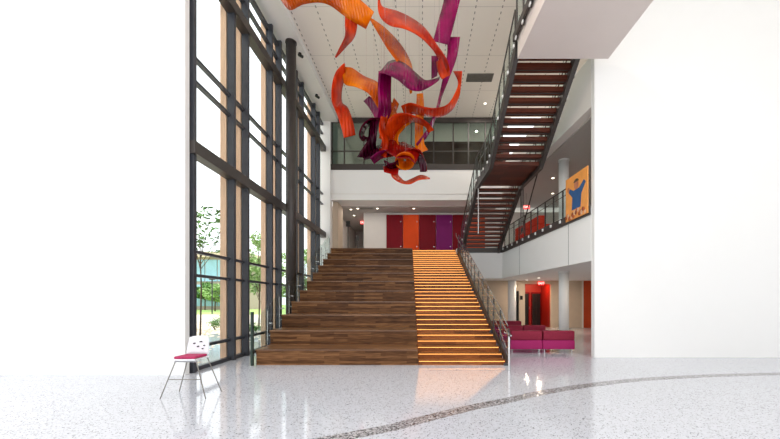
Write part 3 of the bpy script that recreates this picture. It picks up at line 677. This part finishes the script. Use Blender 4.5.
R('orange ribbon falling from the left peak to the middle tangle', 'r_orange',
  [(343, 64, 9.4, 344, 67, 9.2), (344, 83, 9.2, 352, 68, 9.6), (356, 87, 9.0, 364, 76, 9.6), (368, 93, 9.0, 377, 82, 9.5), (375, 103, 9.1, 384, 92, 9.4), (384, 118, 9.2, 394, 106, 9.4), (388, 128, 9.2, 399, 120, 9.4)])
R('short dark magenta ribbon end pointing left above the maroon loop', 'r_mag',
  [(363.5, 101, 9.4, 369, 96, 9.2), (370, 109, 9.4, 376, 102, 9.2), (376, 120, 9.4, 381, 115, 9.2)])
R('maroon ribbon bent into an open loop, lower left of the tangle', 'r_maroon',
  [(382, 118, 9.0, 381, 127, 9.4), (372, 118, 8.9, 372, 125, 9.5), (363, 124, 8.8, 368, 127, 9.4), (359, 134, 8.9, 364, 134, 9.3), (362, 141, 9.2, 367, 137, 9.2), (369, 141, 9.5, 370, 136, 9.3)])
R('maroon ribbon falling to a ragged end at the lower left', 'r_maroon',
  [(369, 120, 9.2, 379, 120, 9.0), (369, 131, 9.2, 377, 133, 8.9), (367, 141, 9.0, 376, 144, 9.2), (362, 149, 8.9, 376, 153, 9.4), (357, 157, 8.9, 371, 159, 9.3)])
R('short maroon ribbon lying level under the loop', 'r_maroon',
  [(362, 152, 9.2, 364, 160, 9.0), (374, 147, 9.3, 377, 156, 9.0), (386, 143, 9.3, 388, 152, 9.1)])
R('translucent red-orange ribbon arching over the middle tangle', 'r_red',
  [(381, 146, 9.2, 392, 152, 9.6), (384, 130, 9.0, 397, 138, 9.6), (391, 117, 8.8, 403, 130, 9.5), (402, 113, 8.7, 409, 124, 9.4), (415, 116, 8.8, 414, 122, 9.4), (427, 122, 9.0, 425, 127, 9.3), (434, 130, 9.2, 428, 133, 9.3)])
R('narrow orange ribbon standing diagonal inside the tangle left of centre', 'r_orange',
  [(394, 98, 9.3, 399, 104, 9.5), (389, 112, 9.2, 395, 114, 9.6), (383, 124, 9.1, 389, 128, 9.5), (379, 138, 9.1, 385, 142, 9.4)])
R('red-orange ribbon swinging in an arc along the lower right', 'r_red',
  [(401, 106, 9.0, 405, 117, 9.5), (411, 103, 8.9, 413, 114, 9.5), (424, 107, 8.8, 424, 116, 9.5), (437, 108, 8.8, 440, 117, 9.4), (448, 104, 9.0, 452, 110, 9.4), (455, 93, 9.2, 459, 97, 9.4), (458, 82, 9.4, 461, 84, 9.3), (453, 71, 9.6, 462, 71, 9.2)])
R('upright orange ribbon with a rounded foot, right of the tangle', 'r_orange',
  [(417, 94, 9.7, 423, 93, 9.5), (416, 110, 9.7, 424, 110, 9.5), (415, 126, 9.6, 423, 126, 9.4), (415, 142, 9.4, 424, 142, 9.3), (415, 155, 9.2, 428, 150, 9.4)])
R('short curled orange ribbon knot at the right, under the long wave', 'r_red',
  [(436, 62, 9.3, 442, 58, 9.1), (438, 72, 9.2, 445, 68, 9.0), (442, 79, 9.1, 450, 75, 9.2), (446, 74, 9.3, 449, 68, 9.4)])
R('scarlet ribbon spread across the bottom of the tangle', 'r_scarlet',
  [(379, 150, 9.0, 381, 142, 9.5), (388, 153, 8.8, 391, 140, 9.4), (398, 158, 8.7, 402, 143, 9.3), (408, 158, 8.7, 412, 146, 9.3), (415, 164, 8.9, 421, 152, 9.3)])
R('second scarlet ribbon folded beneath the first', 'r_scarlet',
  [(381, 158, 9.2, 386, 146, 9.4), (394, 156, 9.1, 398, 148, 9.5), (406, 150, 9.0, 404, 142, 9.4), (420, 150, 9.1, 424, 158, 9.3), (424, 164, 9.2, 427, 172, 9.3)])
R('narrow red-orange ribbon running down through the middle of the tangle', 'r_red',
  [(381, 116, 8.8, 388, 118, 9.2), (379, 130, 8.6, 387, 132, 9.3), (383, 144, 8.8, 389, 142, 9.1), (378, 154, 9.1, 386, 158, 8.8)])
R('slim magenta ribbon curling beside the scarlet one at the left of the tangle', 'r_mag',
  [(370, 158, 8.8, 374, 164, 9.1), (378, 152, 8.7, 381, 159, 9.2), (386, 150, 8.9, 390, 156, 9.3), (394, 146, 9.2, 395, 151, 9.4)])
R('slender orange ribbon rising at the centre right of the tangle', 'r_orange',
  [(396, 150, 9.4, 400, 152, 9.2), (394, 138, 9.5, 398, 138, 9.2), (400, 126, 9.4, 403, 129, 9.3), (408, 120, 9.2, 410, 124, 9.4)])
bmr = [(405+10*math.cos(a), 161+9*math.sin(a), 8.9+.35*math.sin(a), 405+1.5*math.cos(a+.5), 160+1.2*math.sin(a+.5), 9.3+.2*math.sin(a)) for a in [k*math.pi/4 for k in range(8)]]
R('tightly rolled orange ribbon coil at the bottom centre', 'r_orange', bmr+[bmr[0]])
R('small maroon ribbon fold with white highlights left of the orange coil', 'r_maroon',
  [(384, 160, 8.9, 385, 167, 9.3), (391, 163, 8.8, 391, 170, 9.3), (398, 160, 8.9, 399, 166, 9.2)])
R('small scarlet ribbon fold below the maroon one', 'r_scarlet',
  [(383, 166, 9.2, 384, 172, 9.0), (391, 168, 9.3, 392, 174, 9.0), (399, 167, 9.2, 398, 175, 9.0)])
R('short maroon ribbon end at the lower right of the coil', 'r_maroon',
  [(416, 156, 9.3, 422, 155, 9.1), (419, 164, 9.2, 426, 163, 9.1), (420, 172, 9.2, 426, 172, 9.1)])
R('orange ribbon tail waving out at the very bottom', 'r_red',
  [(390, 172, 9.1, 396, 172, 9.3), (393, 178, 9.0, 400, 177, 9.3), (401, 183, 8.9, 405, 181, 9.3), (410, 184, 8.9, 411, 179, 9.4), (419, 180, 9.0, 421, 175, 9.4), (430, 179, 9.2, 430, 178, 9.3)])

# ------------------------------------------------------------------ outside
bm = B(); box(bm, -30, -5.75, -2, 42, -.25, -.05); struct(link('ground_gravel', bm, 'gravel'))
bm = B(); box(bm, -90, -30, -2, 130, -.3, -.06); box(bm, -30, -5.75, 42, 130, -.3, -.06); struct(link('ground_lawn', bm, 'grass'))
bm = B(); prism(bm, [(-26, 27), (-7, 27), (-7, 31), (-26, 33)], -.05, -.03); struct(link('path', bm, 'concrete'))
def leaves(bm, c, rad, n, s, hollow=.4):
    for _ in range(n):
        d = Vector((random.gauss(0, 1), random.gauss(0, 1), random.gauss(0, 1))).normalized()*(hollow+(1-hollow)*random.random())
        p = Vector(c)+Vector((d.x*rad[0], d.y*rad[1], d.z*rad[2]))
        a = Vector((random.uniform(-1, 1), random.uniform(-1, 1), random.uniform(-.6, .6))).normalized()*s*random.uniform(.6, 1.2)
        b = a.cross(Vector((random.uniform(-1, 1), random.uniform(-1, 1), 1))).normalized()*s*.45
        bm.faces.new([bm.verts.new(q) for q in (p-a, p+b, p+a, p-b)])
def tree(x, y, h, r, n, label, m='leaf', s=.12, trunk=.07, blobs=7, low=.5):
    t = thing('tree', label, 'tree', (x, y, -.05), 'trees outside the window wall')
    bm = B(); tube(bm, [(x, y, -.05), (x+.05, y, h*.4), (x-.05, y+.05, h*.8)], trunk, 8, trunk*.4)
    cs = []
    for i in range(blobs):
        a = i*2.4; c = (x+math.cos(a)*r*.6, y+math.sin(a)*r*.6, h*(low+(.98-low)*i/blobs)); cs.append(c)
        tube(bm, [(x, y, h*(low*.75+.3*i/blobs*(1-low))), c], trunk*.4, 5, trunk*.12)
    link('trunk', bm, 'bark', t)
    bm = B()
    for c in cs: leaves(bm, c, (r*.5, r*.5, h*.1), n//blobs, s)
    link('foliage', bm, m, t)
tree(-8.75, 13.6, 5.4, 1.3, 330, 'young tree with loose leafy branches seen through the first tall pane', 'leaf', .12, .04, low=.72)
tree(-9.6, 20.3, 6.0, 1.3, 2000, 'slender pale green tree seen through the middle panes', 'leaf2', .14, .05, low=.35)
tree(-12.6, 28.5, 6.4, 1.6, 2000, 'fuller green tree farther back beyond the middle panes', 'leaf2', .17, low=.4)
tree(-33, 55, 4.4, 2.2, 2200, 'round green tree on the lawn in front of the far building', 'leaf2', .25, .12, low=.4)
tree(-39, 62, 5.0, 2.6, 2000, 'green tree on the lawn left of the lamp post', 'leaf', .28, .12, low=.4)
tree(-8.3, 24.5, 5.5, 1.0, 1500, 'narrow green tree close to the far end of the window wall', 'leaf2', .14, .05, low=.35)
for i, (x, y, r, l) in enumerate(((-12.3, 20.5, .5, 'low green shrub on the gravel near the path'), (-10.9, 19.5, .4, 'small pale shrub in the middle of the gravel bed'), (-7.2, 13.5, .35, 'small shrub right beside the window wall'),
                                 (-13.5, 23.5, .6, 'wide low shrub at the back of the gravel bed'), (-8.6, 17.6, .4, 'low shrub on the gravel under the slender tree'))):
    t = thing('shrub', l, 'shrub', (x, y, -.05), 'shrubs in the gravel bed')
    bm = B()
    for k in range(6): tube(bm, [(x, y, -.05), (x+math.cos(k)*r*.6, y+math.sin(k)*r*.6, r*.9)], .012, 5)
    link('stems', bm, 'bark', t)
    bm = B(); leaves(bm, (x, y, r*.75), (r, r, r*.7), 420, .06, .2); link('foliage', bm, 'leaf2' if i % 2 else 'leaf', t)
# rounded stones scattered on the gravel: one bed nobody could count
bm = B()
for i in range(900):
    x = random.uniform(-14, -6.1); y = random.uniform(8.4, 26); r = random.uniform(.04, .12)
    d = bmesh.ops.create_icosphere(bm, subdivisions=1, radius=r)
    for v in d['verts']: v.co = Vector((v.co.x*random.uniform(.9, 1.2)+x, v.co.y+y, v.co.z*.6-.03))
o = link('gravel_stones', bm, mat('river stones', (216, 200, 180), .8, noise=.35, nscale=1.2)); tag(o, 'loose buff river stones covering the bed outside the glass', 'stones'); o['kind'] = 'stuff'
# far building
fb = thing('office_building', 'low building with pale blue glazing and a flat roof beyond the lawn', 'building', (-43, 66, 0))
bm = B(); box(bm, -52, -33, 64, 76, -.05, 9.6); link('wall', bm, mat('grey cladding', (176, 160, 146), .7, noise=.05), fb)
bm = B(); box(bm, -53, -32.4, 63, 77, 9.6, 10.6); link('roof', bm, 'beige', fb)
for i in range(8):
    for z0, z1 in ((.6, 4.6), (5.2, 9.2)):
        x0 = -51.6+i*2.3; bm = B(); box(bm, x0, x0+2.1, 63.85, 64, z0, z1); link('window', bm, 'bglass', fb)
lp = thing('lamp_post', 'slim dark lamp post on the lawn in front of the far building', 'lamp post', (-21.9, 36, 0))
bm = B(); tube(bm, [(-21.9, 36, -.06), (-21.9, 36, 3.9)], .06, 8); link('pole', bm, 'black', lp)
bm = B(); tube(bm, [(-21.9, 36, 3.85), (-21.9, 36, 4.0)], .3, 12); link('lamp_head', bm, 'black', lp)
bm = B(); tube(bm, [(-21.9, 36, -.06), (-21.9, 36, .25)], .14, 10); link('base', bm, 'concrete', lp)
